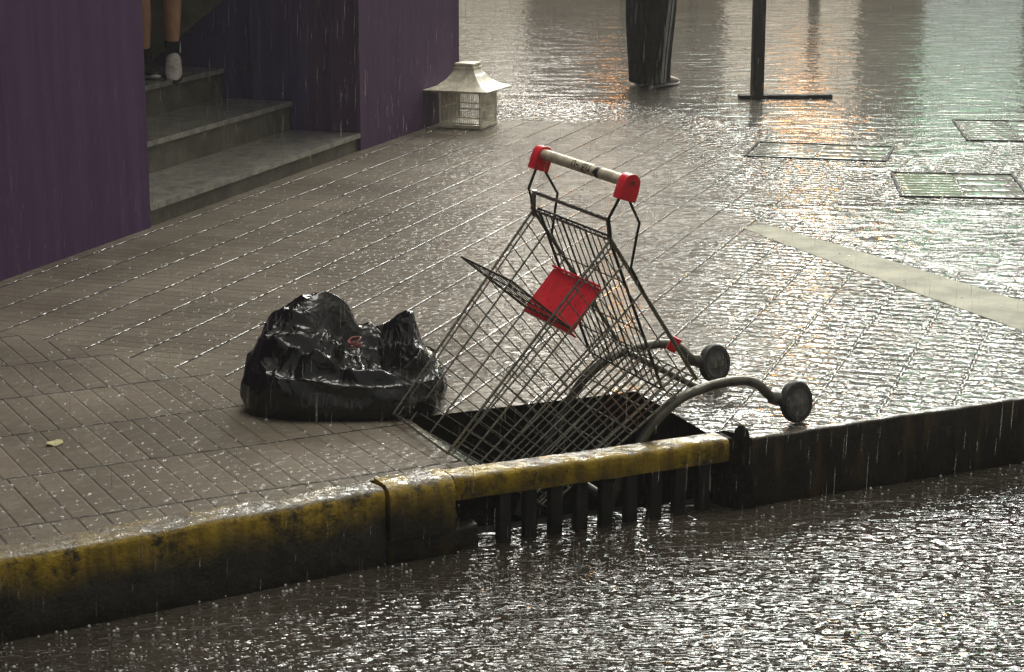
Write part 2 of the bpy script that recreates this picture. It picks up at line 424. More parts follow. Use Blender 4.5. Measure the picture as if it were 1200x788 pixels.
tag(o, 'single bright yellow kerb stone with rounded edge beside the storm drain', 'kerb stone')
o = kerb_run('kerb_base', resample([(-.32, 5.02), (-.085, 5.127)], .05), .1, -.135, -.34, M['kerb_d'], bev=.01, proud=-.012, jitter=.008, parent=o)
o = kerb_run('kerb', resample([(.672, 5.476), (1.534, 5.9), (5, 7.55), (14, 11.7)], .05), .034, .002, -.34, M['kerb_d'], bev=.008, jitter=.004)
tag(o, 'unpainted black wet kerb running off to the right of the drain', 'kerb')

# storm drain: open chamber, lintel and bars
dr = thing('storm_drain', (.12, 5.4, 0), 'open storm drain with a yellow concrete lintel and upright bars facing the street', 'storm drain')
kerb_run('lintel', resample([(-.15, 5.088), (.229, 5.262), (.606, 5.444)], .03), .085, .008, -.055, M['kerb_y'], bev=.012, parent=dr, jitter=.006)
b = MB(); Z0, Z1 = .001, -.75
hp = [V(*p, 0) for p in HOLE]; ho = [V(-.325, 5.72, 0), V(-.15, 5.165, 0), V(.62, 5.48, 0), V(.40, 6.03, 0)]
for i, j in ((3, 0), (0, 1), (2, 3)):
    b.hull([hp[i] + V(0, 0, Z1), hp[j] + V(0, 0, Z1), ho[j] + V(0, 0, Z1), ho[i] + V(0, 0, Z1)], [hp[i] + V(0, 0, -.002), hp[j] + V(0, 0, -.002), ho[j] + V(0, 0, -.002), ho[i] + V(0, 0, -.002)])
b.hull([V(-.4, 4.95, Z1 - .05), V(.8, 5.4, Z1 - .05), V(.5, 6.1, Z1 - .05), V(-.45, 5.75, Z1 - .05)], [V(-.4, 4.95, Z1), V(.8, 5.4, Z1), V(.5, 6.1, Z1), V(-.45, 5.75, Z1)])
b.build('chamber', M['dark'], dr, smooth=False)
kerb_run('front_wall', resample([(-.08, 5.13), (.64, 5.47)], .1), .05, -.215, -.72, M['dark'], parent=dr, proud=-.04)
d = V(.758, .36, 0); d.normalize(); ang = math.atan2(d.y, d.x)
for k in range(9):
    c = V(-.055, 5.15, 0) + d * (.035 + .0765 * k)
    b = MB(); b.box((c.x, c.y, -.137), (.036, .03, .168), ang, bev=.006); b.build('bar', M['iron'], dr)
# broken corner beyond the lintel
b = MB()
c = V(.638, 5.463, 0)
ring = []
for z, r in ((-.33, .05), (-.2, .05), (-.09, .045), (-.02, .034), (.03, .018), (.042, .006)):
    ring.append([c + V(math.cos(a) * r * (1 + .3 * math.sin(3 * a + z * 9)), math.sin(a) * r * .8, z) for a in [i * math.pi / 4 for i in range(8)]])
for a, e in zip(ring, ring[1:]):
    for k in range(8): b.face([a[k], a[(k + 1) % 8], e[(k + 1) % 8], e[k]])
bmesh.ops.remove_doubles(b.bm, verts=b.bm.verts, dist=1e-4)
b.build('broken_edge', M['dark'], dr)

# pale concrete strip edging the crossing on the right
def wet_stuff(name, base, amt, coat=.8):
    b = NB(name); p = b.pos(); f = b.comb(b.sep(p, 0), b.sep(p, 1), 0.); n = b.noise(f, 6, 4, .6)
    b.set('Base Color', b.mix(b.ramp(n, .3, .7), tuple(c * .65 for c in base), tuple(c * 1.2 for c in base))); b.set('Roughness', .6); b.set('Specular IOR Level', .1)
    b.set('Coat Weight', coat); b.set('Coat IOR', 1.33); b.set('Coat Roughness', .05)
    b.set('Coat Normal', b.bump(b.math('ADD', b.math('MULTIPLY', water_height(b, f, .42, 0, .5), amt), b.math('MULTIPLY', n, .6)), .007)); return b.m
st = wet_stuff('smooth pale wet concrete', (.36, .355, .27), .10, .0)
strip = [((1.00, 8.75), (1.12, 8.80)), ((1.13, 8.38), (1.30, 8.46)), ((1.33, 7.86), (1.53, 7.98)), ((1.53, 7.33), (1.72, 7.55)), ((1.745, 6.80), (1.93, 7.1)), ((2.1, 6.5), (2.3, 6.82)), ((2.6, 6.6), (2.7, 6.95))]
b = MB()
for (a, c), (e, f) in zip(strip, strip[1:]):
    b.hull([V(*a, -.01), V(*e, -.01), V(*f, -.01), V(*c, -.01)], [V(*a, .0015), V(*e, .0015), V(*f, .003), V(*c, .003)])
bmesh.ops.remove_doubles(b.bm, verts=b.bm.verts, dist=1e-4)
tag(b.build('ramp_edge', st), kind='structure')

# inspection covers set into the paving
def cover(x, y, sx, sy, rot, label, green):
    root = thing('inspection_cover', (x, y, 0), label, 'cover', 'inspection covers in the paving')
    mt = Matrix.Translation(V(x, y, 0)) @ Matrix.Rotation(rot, 4, 'Z')
    b = MB()
    for dx, dy, lx, ly in ((0, sy / 2, sx, .014), (0, -sy / 2, sx, .014), (sx / 2, 0, .014, sy), (-sx / 2, 0, .014, sy)):
        b.box(0, (lx, ly, .012), M=mt @ Matrix.Translation(V(dx, dy, 0)))
    b.build('frame', M['iron'], root, smooth=False)
    for k, (dx, w) in enumerate(((-sx * .24, sx * .46), (sx * .24, sx * .46))):
        b = MB(); n = 9 if k == 0 else 4
        for i in range(n):
            b.box(0, (w, sy * .94 / n - .012, .008), M=mt @ Matrix.Translation(V(dx, -sy * .47 + sy * .94 * (i + .5) / n, 0)), bev=.002)
        b.build('cover_plate', green if k == 0 else M['plate'], root)
M['plate'] = wet_stuff('pale cover slab', (.12, .115, .085), 1.2)
M['green_plate'] = wet_stuff('green painted iron plate', (.075, .125, .03), .8, .5)
cover(2.19, 9.90, .60, .74, -.12, 'nearest rectangular cover with one green ribbed plate, set in flooded paving', M['green_plate'])
cover(2.94, 11.9, .62, .9, -.12, 'farther rectangular cover with pale slabs at the right edge', M['plate'])
cover(1.68, 11.05, .75, .55, -.25, 'ribbed grey cover set in paving behind the cart on the right', M['plate'])

# ------------------------------------------------------------------ SETTING: purple building with recessed steps
bl = thing('building', WB, 'purple painted shop front with a recessed entrance and three grey steps', 'building')
HT = 3.6; T = .3
def wall(name, A, B2, mat, z0=-.02, z1=HT, th=T, inward=NDIR):
    b = MB(); a, c = Vector(A), Vector(B2)
    b.hull([a + V(0, 0, z0), c + V(0, 0, z0), c + inward * th + V(0, 0, z0), a + inward * th + V(0, 0, z0)],
           [a + V(0, 0, z1), c + V(0, 0, z1), c + inward * th + V(0, 0, z1), a + inward * th + V(0, 0, z1)])
    return b.build(name, mat, bl, smooth=False)
wall('wall', WB - WDIR * 12, WB, M['purple'])
WD = V(-.325, 12.60, 0)
wall('wall', WC, WD, M['purple_r'])
wall('end_wall', WD + NDIR * .302, WD + NDIR * 9, M['purple_r'], inward=-WDIR)
# recess: left return, far side wall of boards, back
wall('return_wall', WB + NDIR * .302, WB + NDIR * 2.6, M['purple_in'], inward=-WDIR)
e0 = WC + NDIR * .004
wall('side_wall', WC + NDIR * .302 - WDIR * .001, WC + NDIR * 2.6, M['purple_in'], inward=WDIR)
b = MB()   # pilaster and board joints on the side wall
for s, w, dp in ((.585, .05, .03), (.40, .012, .008), (.16, .010, .008)):
    a = WC + NDIR * s - WDIR * dp
    b.hull([a, a + NDIR * w, a + NDIR * w + WDIR * (dp - .002), a + WDIR * (dp - .002)], [q + V(0, 0, HT) for q in (a, a + NDIR * w, a + NDIR * w + WDIR * (dp - .002), a + WDIR * (dp - .002))])
b.build('pilaster', M['purple_in'], bl, smooth=False)
# grey render above a slanting purple dado further in
b = MB(); a = WC - WDIR * .012
P0 = a + NDIR * .80; P1 = a + NDIR * 1.7
b.hull([P0 + V(0, 0, .80), P1 + V(0, 0, .10), P1 + V(0, 0, 3), P0 + V(0, 0, 3)], [q + WDIR * .009 for q in (P0 + V(0, 0, .80), P1 + V(0, 0, .10), P1 + V(0, 0, 3), P0 + V(0, 0, 3))])
b.build('wall_panel', M['grey_wall'], bl, smooth=False)
wall('back_wall', WB + NDIR * 2.6, WC + NDIR * 2.6, M['grey_wall'])
b = MB(); b.hull([WB + V(0, 0, 3.3), WC + V(0, 0, 3.3), WC + NDIR * 2.6 + V(0, 0, 3.3), WB + NDIR * 2.6 + V(0, 0, 3.3)], [WB + V(0, 0, HT), WC + V(0, 0, HT), WC + NDIR * 2.6 + V(0, 0, HT), WB + NDIR * 2.6 + V(0, 0, HT)])
b.build('entrance_ceiling', M['purple'], bl, smooth=False)
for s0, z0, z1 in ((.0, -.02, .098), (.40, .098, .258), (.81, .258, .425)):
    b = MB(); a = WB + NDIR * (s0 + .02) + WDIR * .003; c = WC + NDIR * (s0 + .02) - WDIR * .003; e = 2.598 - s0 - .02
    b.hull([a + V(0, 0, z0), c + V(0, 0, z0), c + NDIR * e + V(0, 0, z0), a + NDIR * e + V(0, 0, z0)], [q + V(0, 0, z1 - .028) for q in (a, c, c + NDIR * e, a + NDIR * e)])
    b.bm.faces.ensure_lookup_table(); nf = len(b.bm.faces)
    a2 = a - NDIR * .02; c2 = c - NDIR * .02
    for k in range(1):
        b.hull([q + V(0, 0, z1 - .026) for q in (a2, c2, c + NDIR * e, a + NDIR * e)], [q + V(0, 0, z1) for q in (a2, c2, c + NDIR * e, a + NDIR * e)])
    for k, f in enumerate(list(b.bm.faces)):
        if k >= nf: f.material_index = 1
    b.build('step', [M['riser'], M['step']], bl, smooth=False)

# ------------------------------------------------------------------ far side of the street: added unseen lit shops, and street lamps (their light makes the glitter)
FY = 31.
fb = thing('building', (8, FY, 0), 'lit shop block added out of view across the flooded street for its reflections', 'building')
M['facade'] = simple('dim facade', (.10, .085, .065), .85)
glint_w = emit('added glint window', (1, .94, .84), 27); glint_c = emit('cool added glint window', (.86, 1, .92), 27); win_g = emit('green lit sign', (.35, 1, .5), 4)
top_w = emit('added top floor glint pane', (1, .95, .88), 62); top_c = emit('added cool top floor glint pane', (.88, 1, .96), 62); top_m = emit('added pink top floor glint pane', (1, .72, .86), 50)  # extra bright panes added high up, unseen, to strengthen glints on road and joints
glint_o = emit('amber added glint window', (1, .42, .11), 12); glint_m = emit('pink added glint window', (1, .7, .83), 28)
b = MB(); b.box((6, FY + 4, 10.5), (50, 8, 21)); b.build('wall', M['facade'], fb, smooth=False)
def pane(x0, x1, z0, z1, m):  # glowing pane added out of view to feed reflections on the wet ground
    b = MB(); b.face([V(x0, FY - .02, z0), V(x1, FY - .02, z0), V(x1, FY - .02, z1), V(x0, FY - .02, z1)]); w = b.build('window', m, fb, smooth=False)
    b = MB(); o4 = [(x0 - .1, z0 - .1), (x1 + .1, z0 - .1), (x1 + .1, z1 + .1), (x0 - .1, z1 + .1)]; i4 = [(x0, z0), (x1, z0), (x1, z1), (x0, z1)]
    for k in range(4):
        n_ = (k + 1) % 4
        for (A, B3, C3, D3) in (((o4[k], -.1), (o4[n_], -.1), (i4[n_], -.1), (i4[k], -.1)), ((o4[k], 0), (o4[n_], 0), (o4[n_], -.1), (o4[k], -.1)), ((i4[k], -.1), (i4[n_], -.1), (i4[n_], 0), (i4[k], 0))):
            b.face([V(q[0][0], FY + q[1], q[0][1]) for q in (A, B3, C3, D3)])
    bmesh.ops.remove_doubles(b.bm, verts=b.bm.verts, dist=1e-4)
    b.build('frame', M['black_paint'], w, smooth=False)
dim_w = emit('dim shop window', (1, .9, .7), .8); dim_c = emit('dim cool shop window', (.85, 1, .90), .7)
pane(-1.5, 0.2, .6, 3.0, dim_w); pane(3.2, 5.2, .5, 3.4, dim_w); pane(6.2, 8.6, .5, 3.6, dim_c)
pane(6.0, 8.4, 4.2, 5.3, win_g); pane(4.15, 4.85, 3.9, 5.9, glint_o); pane(1.45, 1.8, 4.0, 5.6, glint_o)
pane(-.5, 1.1, 4.7, 5.3, glint_w); pane(10.2, 12, 4.4, 5.4, dim_c); pane(2.2, 3.6, 8.6, 9.6, glint_w); pane(4.2, 6.2, 8.9, 9.7, glint_c); pane(6.6, 8.6, 12.1, 13.4, glint_w)
for k, x in enumerate((-1.4, 1.0, 3.2, 5.0, 9.8, 12.2)): pane(x - .8, x + .8, 12.1, 13.4, (glint_w, glint_c, glint_w)[k % 3]); pane(11.2, 14.5, .5, 3.6, dim_c); pane(16, 20, .5, 3.6, dim_w)
for x, z, m in ((.6, 7.2, glint_w), (4.0, 6.8, glint_c), (7.4, 7.2, glint_w), (11.6, 6.9, glint_c), (2.3, 10.2, glint_c), (5.8, 10.2, glint_w), (9.4, 10.4, glint_m), (13.4, 10.2, glint_w),
                (.2, 13.6, glint_w), (4.0, 13.7, glint_w), (7.6, 13.6, glint_c), (11.4, 13.7, glint_w), (2.2, 17.2, glint_w), (6.0, 17.0, glint_c), (-1.6, 17.2, glint_w), (9.8, 17.1, glint_w), (17.5, 8, glint_w), (-4.6, 13.6, glint_w), (-7.8, 15.2, glint_c), (-4.4, 17.3, glint_c), (-10.5, 17.4, glint_w), (14.6, 14, glint_w)):
    if z > 13: m = {glint_w: top_w, glint_c: top_c, glint_m: top_m}[m]
    pane(x - .8, x + .8, z, z + 1.7, m)
def lamp(x, y, h, col, e, label, face=None):
    root = thing('street_lamp', (x, y, 0), label, 'street lamp', 'street lamps across the street')
    b = MB(); b.tube([(x, y, 0), (x, y, h * .9), (x, y - .05, h - .1), (x, y - .5, h + .05)], [.07, .06, .05, .04], 10); b.build('pole', M['black_paint'], root)
    b = MB(); b.box((x, y - .85, h + .05), (.42, .8, .1), bev=.03); hd = b.build('lamp_head', M['black_paint'], root)
    b = MB(); b.face([V(x + .2 * math.cos(q * math.pi / 4), y - .85 + .15 * math.sin(q * math.pi / 4), h - .03 + .12 * math.sin(q * math.pi / 4)) for q in range(8)]); b.build('lens', emit('lamp glow', col, e), hd)
lamp(2.2, 25, 7.2, (1, .94, .8), 260, 'white street lamp on a tall black pole, nearest the middle of the street')
lamp(6.4, 25.5, 9.0, (.9, 1, .92), 320, 'cool white street lamp across the street on the right')
lamp(13.5, 23, 7.5, (1, .95, .82), 320, 'white street lamp far out to the right beyond the crossing')
lamp(1.35, 24.5, 3.6, (1, .42, .1), 110, 'short amber lamp post nearest the person in dark trousers')
lamp(3.55, 24.2, 3.7, (1, .42, .1), 150, 'short amber lamp post to the right of the thin black pole')

# ------------------------------------------------------------------ thin black pole and its base plate
px, py = 1.62, 13.5
pl = thing('pole', (px, py, 0), 'thin square black pole standing at the far edge of the sidewalk', 'pole')
b = MB(); b.box((px, py, 2.0), (.078, .078, 4.0), .1, bev=.006); b.build('post', M['black_paint'], pl)
b = MB(); b.box((px + .19, py + .02, .010), (.62, .09, .03), .05, bev=.006); b.build('base_plate', M['iron'], pl)

# ------------------------------------------------------------------ shopping cart, nose down in the drain
M0 = V(.716, 5.87, 0); LD = V(.393, -.92, 0); HD = V(-.92, -.393, 0)
def cp(s, z, w): return M0 + HD * s + LD * w + V(0, 0, z)
ct = thing('shopping_cart', M0, 'wire shopping cart with red trim tipped nose down into the open drain', 'shopping cart')
Rr, Nn, Bb, Ff = (.600, .580, .258), (1.057, .024, .213), (.330, .170, .250), (.762, -.170, .211)
def Q(a, b_, side):
    p = [(1 - a) * (1 - b_) * Rr[i] + a * (1 - b_) * Nn[i] + (1 - a) * b_ * Bb[i] + a * b_ * Ff[i] for i in range(3)]
    return cp(p[0], p[1], p[2] * side)
def lerp(a, c, t): return a + (c - a) * t
b = MB()
for sd_ in (-1, 1):
    for off in (0, .032):
        b.tube([Q(0, off, sd_), Q(.5, off, sd_), Q(1, off * 1.3, sd_)], .0040 if off == 0 else .0026, 7)
    for bb, r in ((.16, .0030), (.37, .0030), (.65, .0030), (.91, .0034), (1, .0038)):
        b.tube([Q(0, bb, sd_), Q(1, bb, sd_)], r, 6)
    for k in range(1, 18):
        a = k / 18; o_ = LD * (.003 * sd_)
        b.tube([Q(a, 0, sd_) + o_, Q(a, 1, sd_) + o_], .0019, 5)
    b.tube([Q(0, -.02, sd_), Q(0, 1.02, sd_)], .0058, 8)
    b.tube([Q(1, 0, sd_), Q(1, 1, sd_)], .003, 6)
# bottom and nose
for k in range(1, 12):
    t = k / 12
    b.tube([lerp(Q(0, 1, -1), Q(0, 1, 1), t), lerp(Q(1, 1, -1), Q(1, 1, 1), t)] + ([] if k % 2 else [lerp(Q(1, .5, -1), Q(1, .5, 1), t), lerp(Q(1, 0, -1), Q(1, 0, 1), t)]), 0.0030 if k % 3 else .0038, 5)
for a in (0, .14, .28, .42, .56, .70, .85, 1): b.tube([Q(a, 1.008, -1), Q(a, 1.008, 1)], .0026, 6)
for bb, r in ((0, .0042), (.16, .0026), (.45, .0022), (.72, .0022)): b.tube([Q(1, bb, -1), Q(1, bb, 1)], r, 6)
# top cross bars at the rear and the corner loops
b.tube([cp(.603, .633, -.246), cp(.603, .633, .246)], .0058, 8); b.tube([Q(0, 0, -1), Q(0, 0, 1)], .0046, 8)
for sd_ in (-1, 1): b.tube([cp(.603, .640, .246 * sd_), cp(.6, .575, .256 * sd_)], .0062, 8)
b.build('basket', M['steel'], ct)
# rear gate hanging inside
b = MB()
g0 = (.596, .588, .232); g1 = (.424, .140, .236)
def G(t, w): return cp(g0[0] + (g1[0] - g0[0]) * t, g0[1] + (g1[1] - g0[1]) * t, lerp(g0[2], g1[2], t) * w)
for k in range(13): b.tube([G(0, -1 + k / 6), G(1, -1 + k / 6)], .0046 if k in (0, 12) else (.003 if k in (4, 8) else .0019), 6)
for t in (.0, .3, .62, .8, 1): b.tube([G(t, -1), G(t, 1)], .0034 if t in (0, 1) else .0022, 6)
b.build('gate', M['steel_d'], ct)
# child seat: red plate and the wire backrest that has fallen open
b = MB()
t0, t1 = (.580, .424, .155), (.672, .312, .163)
A = [cp(t0[0], t0[1], -t0[2]), cp(t0[0], t0[1], t0[2]), cp(t1[0], t1[1], t1[2]), cp(t1[0], t1[1], -t1[2])]
nrm = (A[1] - A[0]).cross(A[3] - A[0]).normalized()
if nrm.z < 0: nrm = -nrm
b.hull([p - nrm * .008 for p in A], [p + nrm * .001 for p in A])
lipd = (A[2] - A[1]).normalized()
b.hull([A[3], A[2], A[2] + lipd * .006, A[3] + lipd * .006], [p - nrm * .024 for p in (A[3], A[2], A[2] + lipd * .006, A[3] + lipd * .006)])
b.hull([A[0], A[1], A[1] - lipd * .006, A[0] - lipd * .006], [p + nrm * .012 for p in (A[0], A[1], A[1] - lipd * .006, A[0] - lipd * .006)])
bmesh.ops.bevel(b.bm, geom=b.bm.edges[:], offset=.002, segments=2, affect='EDGES')
b.build('child_seat', M['red'], ct)
b = MB(); f0 = (.676, .322, .165); f1 = (.858, .474, .183)
def F2(t, w): return cp(lerp(f0[0], f1[0], t), lerp(f0[1], f1[1], t), lerp(f0[2], f1[2], t) * w)
for k in range(9): b.tube([F2(0, -1 + k / 4), F2(1, -1 + k / 4)], .0030 if k in (0, 8) else .0014, 6)
for t in (0, .33, .66, 1): b.tube([F2(t, -1), F2(t, 1)], .0036 if t in (0, 1) else .002, 6)
b.build('seat_backrest', M['steel_d'], ct)
# handle, caps and the wires that carry it
b = MB(); b.tube([cp(.560, .738, -.275), cp(.560, .738, .275)], .0165, 16); hb = b.build('handle', M['handle'], ct)
def capmesh(side):
    b = MB(); ax = V(0, 0, 0) + HD * .30 + V(0, 0, -.95); ax.normalize(); wx = LD * side
    up = wx.cross(ax).normalized(); c = cp(.560, .738, .285 * side)
    sec = [(.0, .0275), (.022, .0295), (.045, .030)]
    ringsA = []
    prof = [(math.cos(math.pi * k / 8) * .023, -math.sin(math.pi * k / 8) * .024) for k in range(9)]
    out = prof + [(-.025, .020), (-.024, .049), (.024, .049), (.025, .020)]
    lo = [c + up * p + ax * q - wx * .021 for p, q in out]; hi = [c + up * p + ax * q + wx * .021 for p, q in out]
    b.hull(lo, hi); bmesh.ops.bevel(b.bm, geom=[e for e in b.bm.edges if len(e.link_faces) == 2 and e.calc_face_angle(0) > .8], offset=.006, segments=3, affect='EDGES')
    b.build('end_cap', M['red'], hb)
    b = MB(); q = Matrix.Translation(c + wx * .0205) @ wx.to_track_quat('Z', 'Y').to_matrix().to_4x4()
    b.lathe([(.0055, 0), (.0055, .002), (.003, .0022), (.001, .001)], q, 14); b.build('rivet', M['zinc'], hb)
for s_ in (-1, 1): capmesh(s_)
for s_ in (-1, 1):
    b = MB(); b.tube([cp(.580, .705, .278 * s_), cp(.611, .642, .268 * s_), cp(.606, .62, .262 * s_), cp(.598, .56, .26 * s_)], .0042, 8)
    b.build('handle_bracket', M['steel_d'], ct)
    b = MB(); b.tube([cp(.562, .70, .278 * s_), cp(.519, .622, .268 * s_), cp(.523, .60, .266 * s_), cp(.540, .50, .262 * s_), cp(.50, .43, .26 * s_)], .0038, 8)
    b.build('handle_bracket', M['steel_d'], ct)
# worn lettering on the handle
def text_mesh(txt, size, extrude=0.):
    cu = bpy.data.curves.new('t', 'FONT'); cu.body = txt; cu.size = size; cu.align_x = 'CENTER'; cu.align_y = 'CENTER'; cu.resolution_u = 3; cu.extrude = extrude
    o = bpy.data.objects.new('t', cu); COL.objects.link(o); dg = bpy.context.evaluated_depsgraph_get(); dg.update()
    me = bpy.data.meshes.new_from_object(o.evaluated_get(dg)); bpy.data.objects.remove(o); bpy.data.curves.remove(cu); return me
me = text_mesh("n- gu'2", .046); bm = bmesh.new(); bm.from_mesh(me)
bmesh.ops.triangulate(bm, faces=bm.faces[:]); bmesh.ops.subdivide_edges(bm, edges=bm.edges[:], cuts=2)
toc = (V(0, 0, 1.6) - cp(.56, .738, 0)); toc = (toc - LD * toc.dot(LD)).normalized(); sidev = toc.cross(LD)
for v in bm.verts:
    a = v.co.y / .0165; vx = v.co.x * 1.35 + .03
    upv = V(0, 0, 1) - toc * toc.z; upv = (upv - LD * upv.dot(LD)).normalized()
    v.co = cp(.56, .738, 0) + LD * vx + (toc * math.cos(a + .35) + upv * math.sin(a + .35)) * .0170
m = MB(); m.bm.free(); m.bm = bm; m.build('lettering', M['ink'], hb, smooth=False)
m = MB(); m.lathe([(.0171, .0), (.0171, .022)], Matrix.Translation(cp(.56, .738, .098)) @ LD.to_track_quat('Z', 'Y').to_matrix().to_4x4(), 16); m.build('lettering', M['ink'], hb)
# chassis tubes and casters
for s_ in (-1, 1):
    b = MB(); prof = [(.66, -.34), (.58, -.16), (.506, -.031), (.467, .027), (.428, .067), (.362, .112), (.268, .137), (.173, .141), (.122, .124), (.088, .092), (.062, .078)]
    b.tube([cp(s, z, .240 * s_) for s, z in prof], .0142, 12, smooth=4); b.build('frame_tube', M['zinc'], ct)
    wa = cp(-.004, .0615, .243 * s_)                      # wheel centre
    tip = cp(.062, .078, .240 * s_); dirv = (wa - tip).normalized()
    spin = (LD * .88 + HD * (-.25) + V(0, 0, .16) ).normalized()          # axle
    b = MB(); b.lathe([(.018, -.018), (.020, -.002), (.020, .012), (.016, .016)], Matrix.Translation(tip) @ dirv.to_track_quat('Z', 'Y').to_matrix().to_4x4(), 18)
    for q in (-1, 1):
        a = tip + dirv * .012
        off = spin * .017 * q
        n2 = dirv; t2 = spin.cross(n2).normalized()
        poly = [a + t2 * .022 + off * .6, a - t2 * .022 + off * .6, wa - t2 * .014 - n2 * .004 + off, wa + n2 * .012 + off, wa + t2 * .014 - n2 * .004 + off]
        b.hull([p - spin * .0018 for p in poly], [p + spin * .0018 for p in poly])
    cs = b.build('caster', M['zinc'], ct)
    mt = Matrix.Translation(wa) @ spin.to_track_quat('Z', 'Y').to_matrix().to_4x4()
    b = MB(); b.lathe([(.044, -.0135), (.056, -.0125), (.0605, -.007), (.0615, 0), (.0605, .007), (.056, .0125), (.044, .0135), (.044, .0)], mt, 36); b.build('tyre', M['rubber'], cs)
    b = MB(); b.lathe([(.008, -.0155), (.012, -.0145), (.030, -.009), (.0445, -.0115), (.0445, .0115), (.030, .009), (.012, .0145), (.008, .0155)], mt, 30); b.build('hub', M['hub'], cs)
# cross tube under the basket
for q in ((.30, .128), (.58, -.165)):
    b = MB(); b.tube([cp(*q, -.24), cp(*q, .24)], .011, 10); b.build('cross_bar', M['zinc'], ct)
# small red tab on the far rear corner of the basket
b = MB(); b.box(0, (.03, .012, .045), M=Matrix.Translation(cp(.235, .185, -.06)) @ Matrix.Rotation(.5, 4, 'Y'), bev=.003); b.build('red_tab', M['red'], ct)

# ------------------------------------------------------------------ black rubbish bag
def bag():
    root = thing('rubbish_bag', (-.50, 5.80, 0), 'shiny black plastic rubbish bag slumped open on the paving beside the cart', 'rubbish bag')
    nth, no, ni = 230, 44, 90
    def gz(x, y, cx, cy_, sx, sy): return math.exp(-((x - cx) / sx) ** 2 - ((y - cy_) / sy) ** 2)
    CREST = [(-.225, -.07), (-.17, -.10), (-.11, -.125), (-.03, -.135), (.06, -.15), (.14, -.13), (.22, -.07), (.25, .0)]
    def top(x, y):
        h = .128 + .165 * gz(x, y, -.135, .03, .165, .15) + .09 * gz(x, y, -.02, .10, .10, .07)
        h += .105 * gz(x, y, .165, .10, .11, .07) + .06 * gz(x, y, .21, .02, .08, .09) - .035 * gz(x, y, .055, -.03, .10, .08)
        d = 9
        for (ax, ay), (bx, by) in zip(CREST, CREST[1:]):
            L = (bx - ax) ** 2 + (by - ay) ** 2; t = max(0, min(1, ((x - ax) * (bx - ax) + (y - ay) * (by - ay)) / L))
            d = min(d, math.hypot(x - ax - t * (bx - ax), y - ay - t * (by - ay)))
        return h + .022 * math.exp(-(d / .012) ** 2)
    bm = bmesh.new(); rows = []
    def foot(th):
        x = math.cos(th); y = math.sin(th); e = .72
        return (.30 * math.copysign(abs(x) ** e, x), .185 * math.copysign(abs(y) ** e, y))
    def crumple(p, seed):
        w = noise.noise_vector(p * 5 + V(seed, 5, 1)) * .08
        d1 = noise.voronoi((p + w) * 9 + V(seed, 0, 0))[0]; d2 = noise.voronoi((p + w * 1.4) * 19 + V(3, seed, 0))[0]
        f1 = abs(noise.noise((p + w) * 11 + V(seed, 2, 2))); f2 = abs(noise.noise((p + w) * 24 + V(seed, 7, 2)))
        f0 = abs(noise.noise((p + w) * 6 + V(seed, 4, 4)))
        return (d1[1] - d1[0]) * .35 - f0 * 1.6 - f1 * 1.1 - f2 * .3 + .5
    for kind, s in [('o', i / no) for i in range(no)] + [('i', i / ni) for i in range(ni + 1)]:
        row = []
        for k in range(nth):
            th = 2 * math.pi * k / nth; fx, fy = foot(th)
            if kind == 'o':
                h = top(fx * .93, fy * .93) * (1 - .22); t = s
                bul = .93 + .07 * math.sin(math.pi * min(1, t * .85 + .15))
                p = V(fx * bul, fy * bul, h * t)
                nrm = V(fx / .285, fy / .185, .1).normalized()
                am = .014 * min(1, t * 2 + .15)
                pull = math.sin(th * 7 + t * 5 + 2.5 * noise.noise(V(fx, fy, t * .3) * 5))
                p += nrm * (crumple(p, 1.3) * am + .006 * pull * t)
                if s < .02: p.z = 0
            else:
                r = 1 - s; sh = sstep(0, .22, s)
                bul = (.93 + .07 * math.sin(math.pi)) * r
                x, y = fx * bul, fy * bul
                p = V(x, y, top(x, y) * lerp(.78, 1, sh))
                nrm = V(.5 * fx / .285 * r, .5 * fy / .185 * r, 1).normalized()
                p += nrm * crumple(p, 1.3) * lerp(.014, .034, sh)
            p.z = max(p.z, .0 if kind == 'o' else .03)
            row.append(bm.verts.new(p + V(-.495, 5.83, 0)))
        rows.append(row)
    for a, c in zip(rows, rows[1:]):
        for k in range(nth): bm.faces.new((a[k], a[(k + 1) % nth], c[(k + 1) % nth], c[k]))
    bm.faces.new(rows[0][::-1])
    bmt = NB('black bin bag plastic'); o = bmt.pos()
    bmt.set('Base Color', (.005, .005, .0055)); bmt.set('Roughness', bmt.ramp(bmt.noise(o, 14, 3), .3, .7, .07, .17)); bmt.set('Specular IOR Level', .5)
    d1, _ = bmt.voro(o, 24); 
    def ridge(sc, ds): return bmt.math('ABSOLUTE', bmt.math('SUBTRACT', bmt.noise(bmt.scale(o, (1, 1, .7)), sc, 1, .5, ds), .5))
    hgt = bmt.math('ADD', bmt.math('MULTIPLY', ridge(9, .8), -1.2), bmt.math('MULTIPLY', ridge(22, 1.2), -.45))
    bmt.set('Normal', bmt.bump(hgt, .016))
    bvh = BVHTree.FromBMesh(bm)
    m = MB(); m.bm.free(); m.bm = bm
    m.build('bag_body', bmt.m, root, angle=70)
    # faint printed word on the front
    me = text_mesh('UTIDIAN', .05); t = bmesh.new(); t.from_mesh(me)
    bmesh.ops.triangulate(t, faces=t.faces[:]); bmesh.ops.subdivide_edges(t, edges=t.edges[:], cuts=3)
    for v in t.verts:
        x = v.co.x * .92 + v.co.y * .25 - .515; z = v.co.y * 1.15 + .062 - (v.co.x + .05) * .05
        hit = bvh.ray_cast(V(x, 4.8, z), V(0, 1, 0))[0]
        v.co = V(x, (hit.y if hit else 5.64) - .0018, z)
    m = MB(); m.bm.free(); m.bm = t
    m.build('lettering', simple('faded grey print', (.035, .034, .033), .4), root, smooth=False)
    # red string inside the mouth
    b = MB(); pts = []
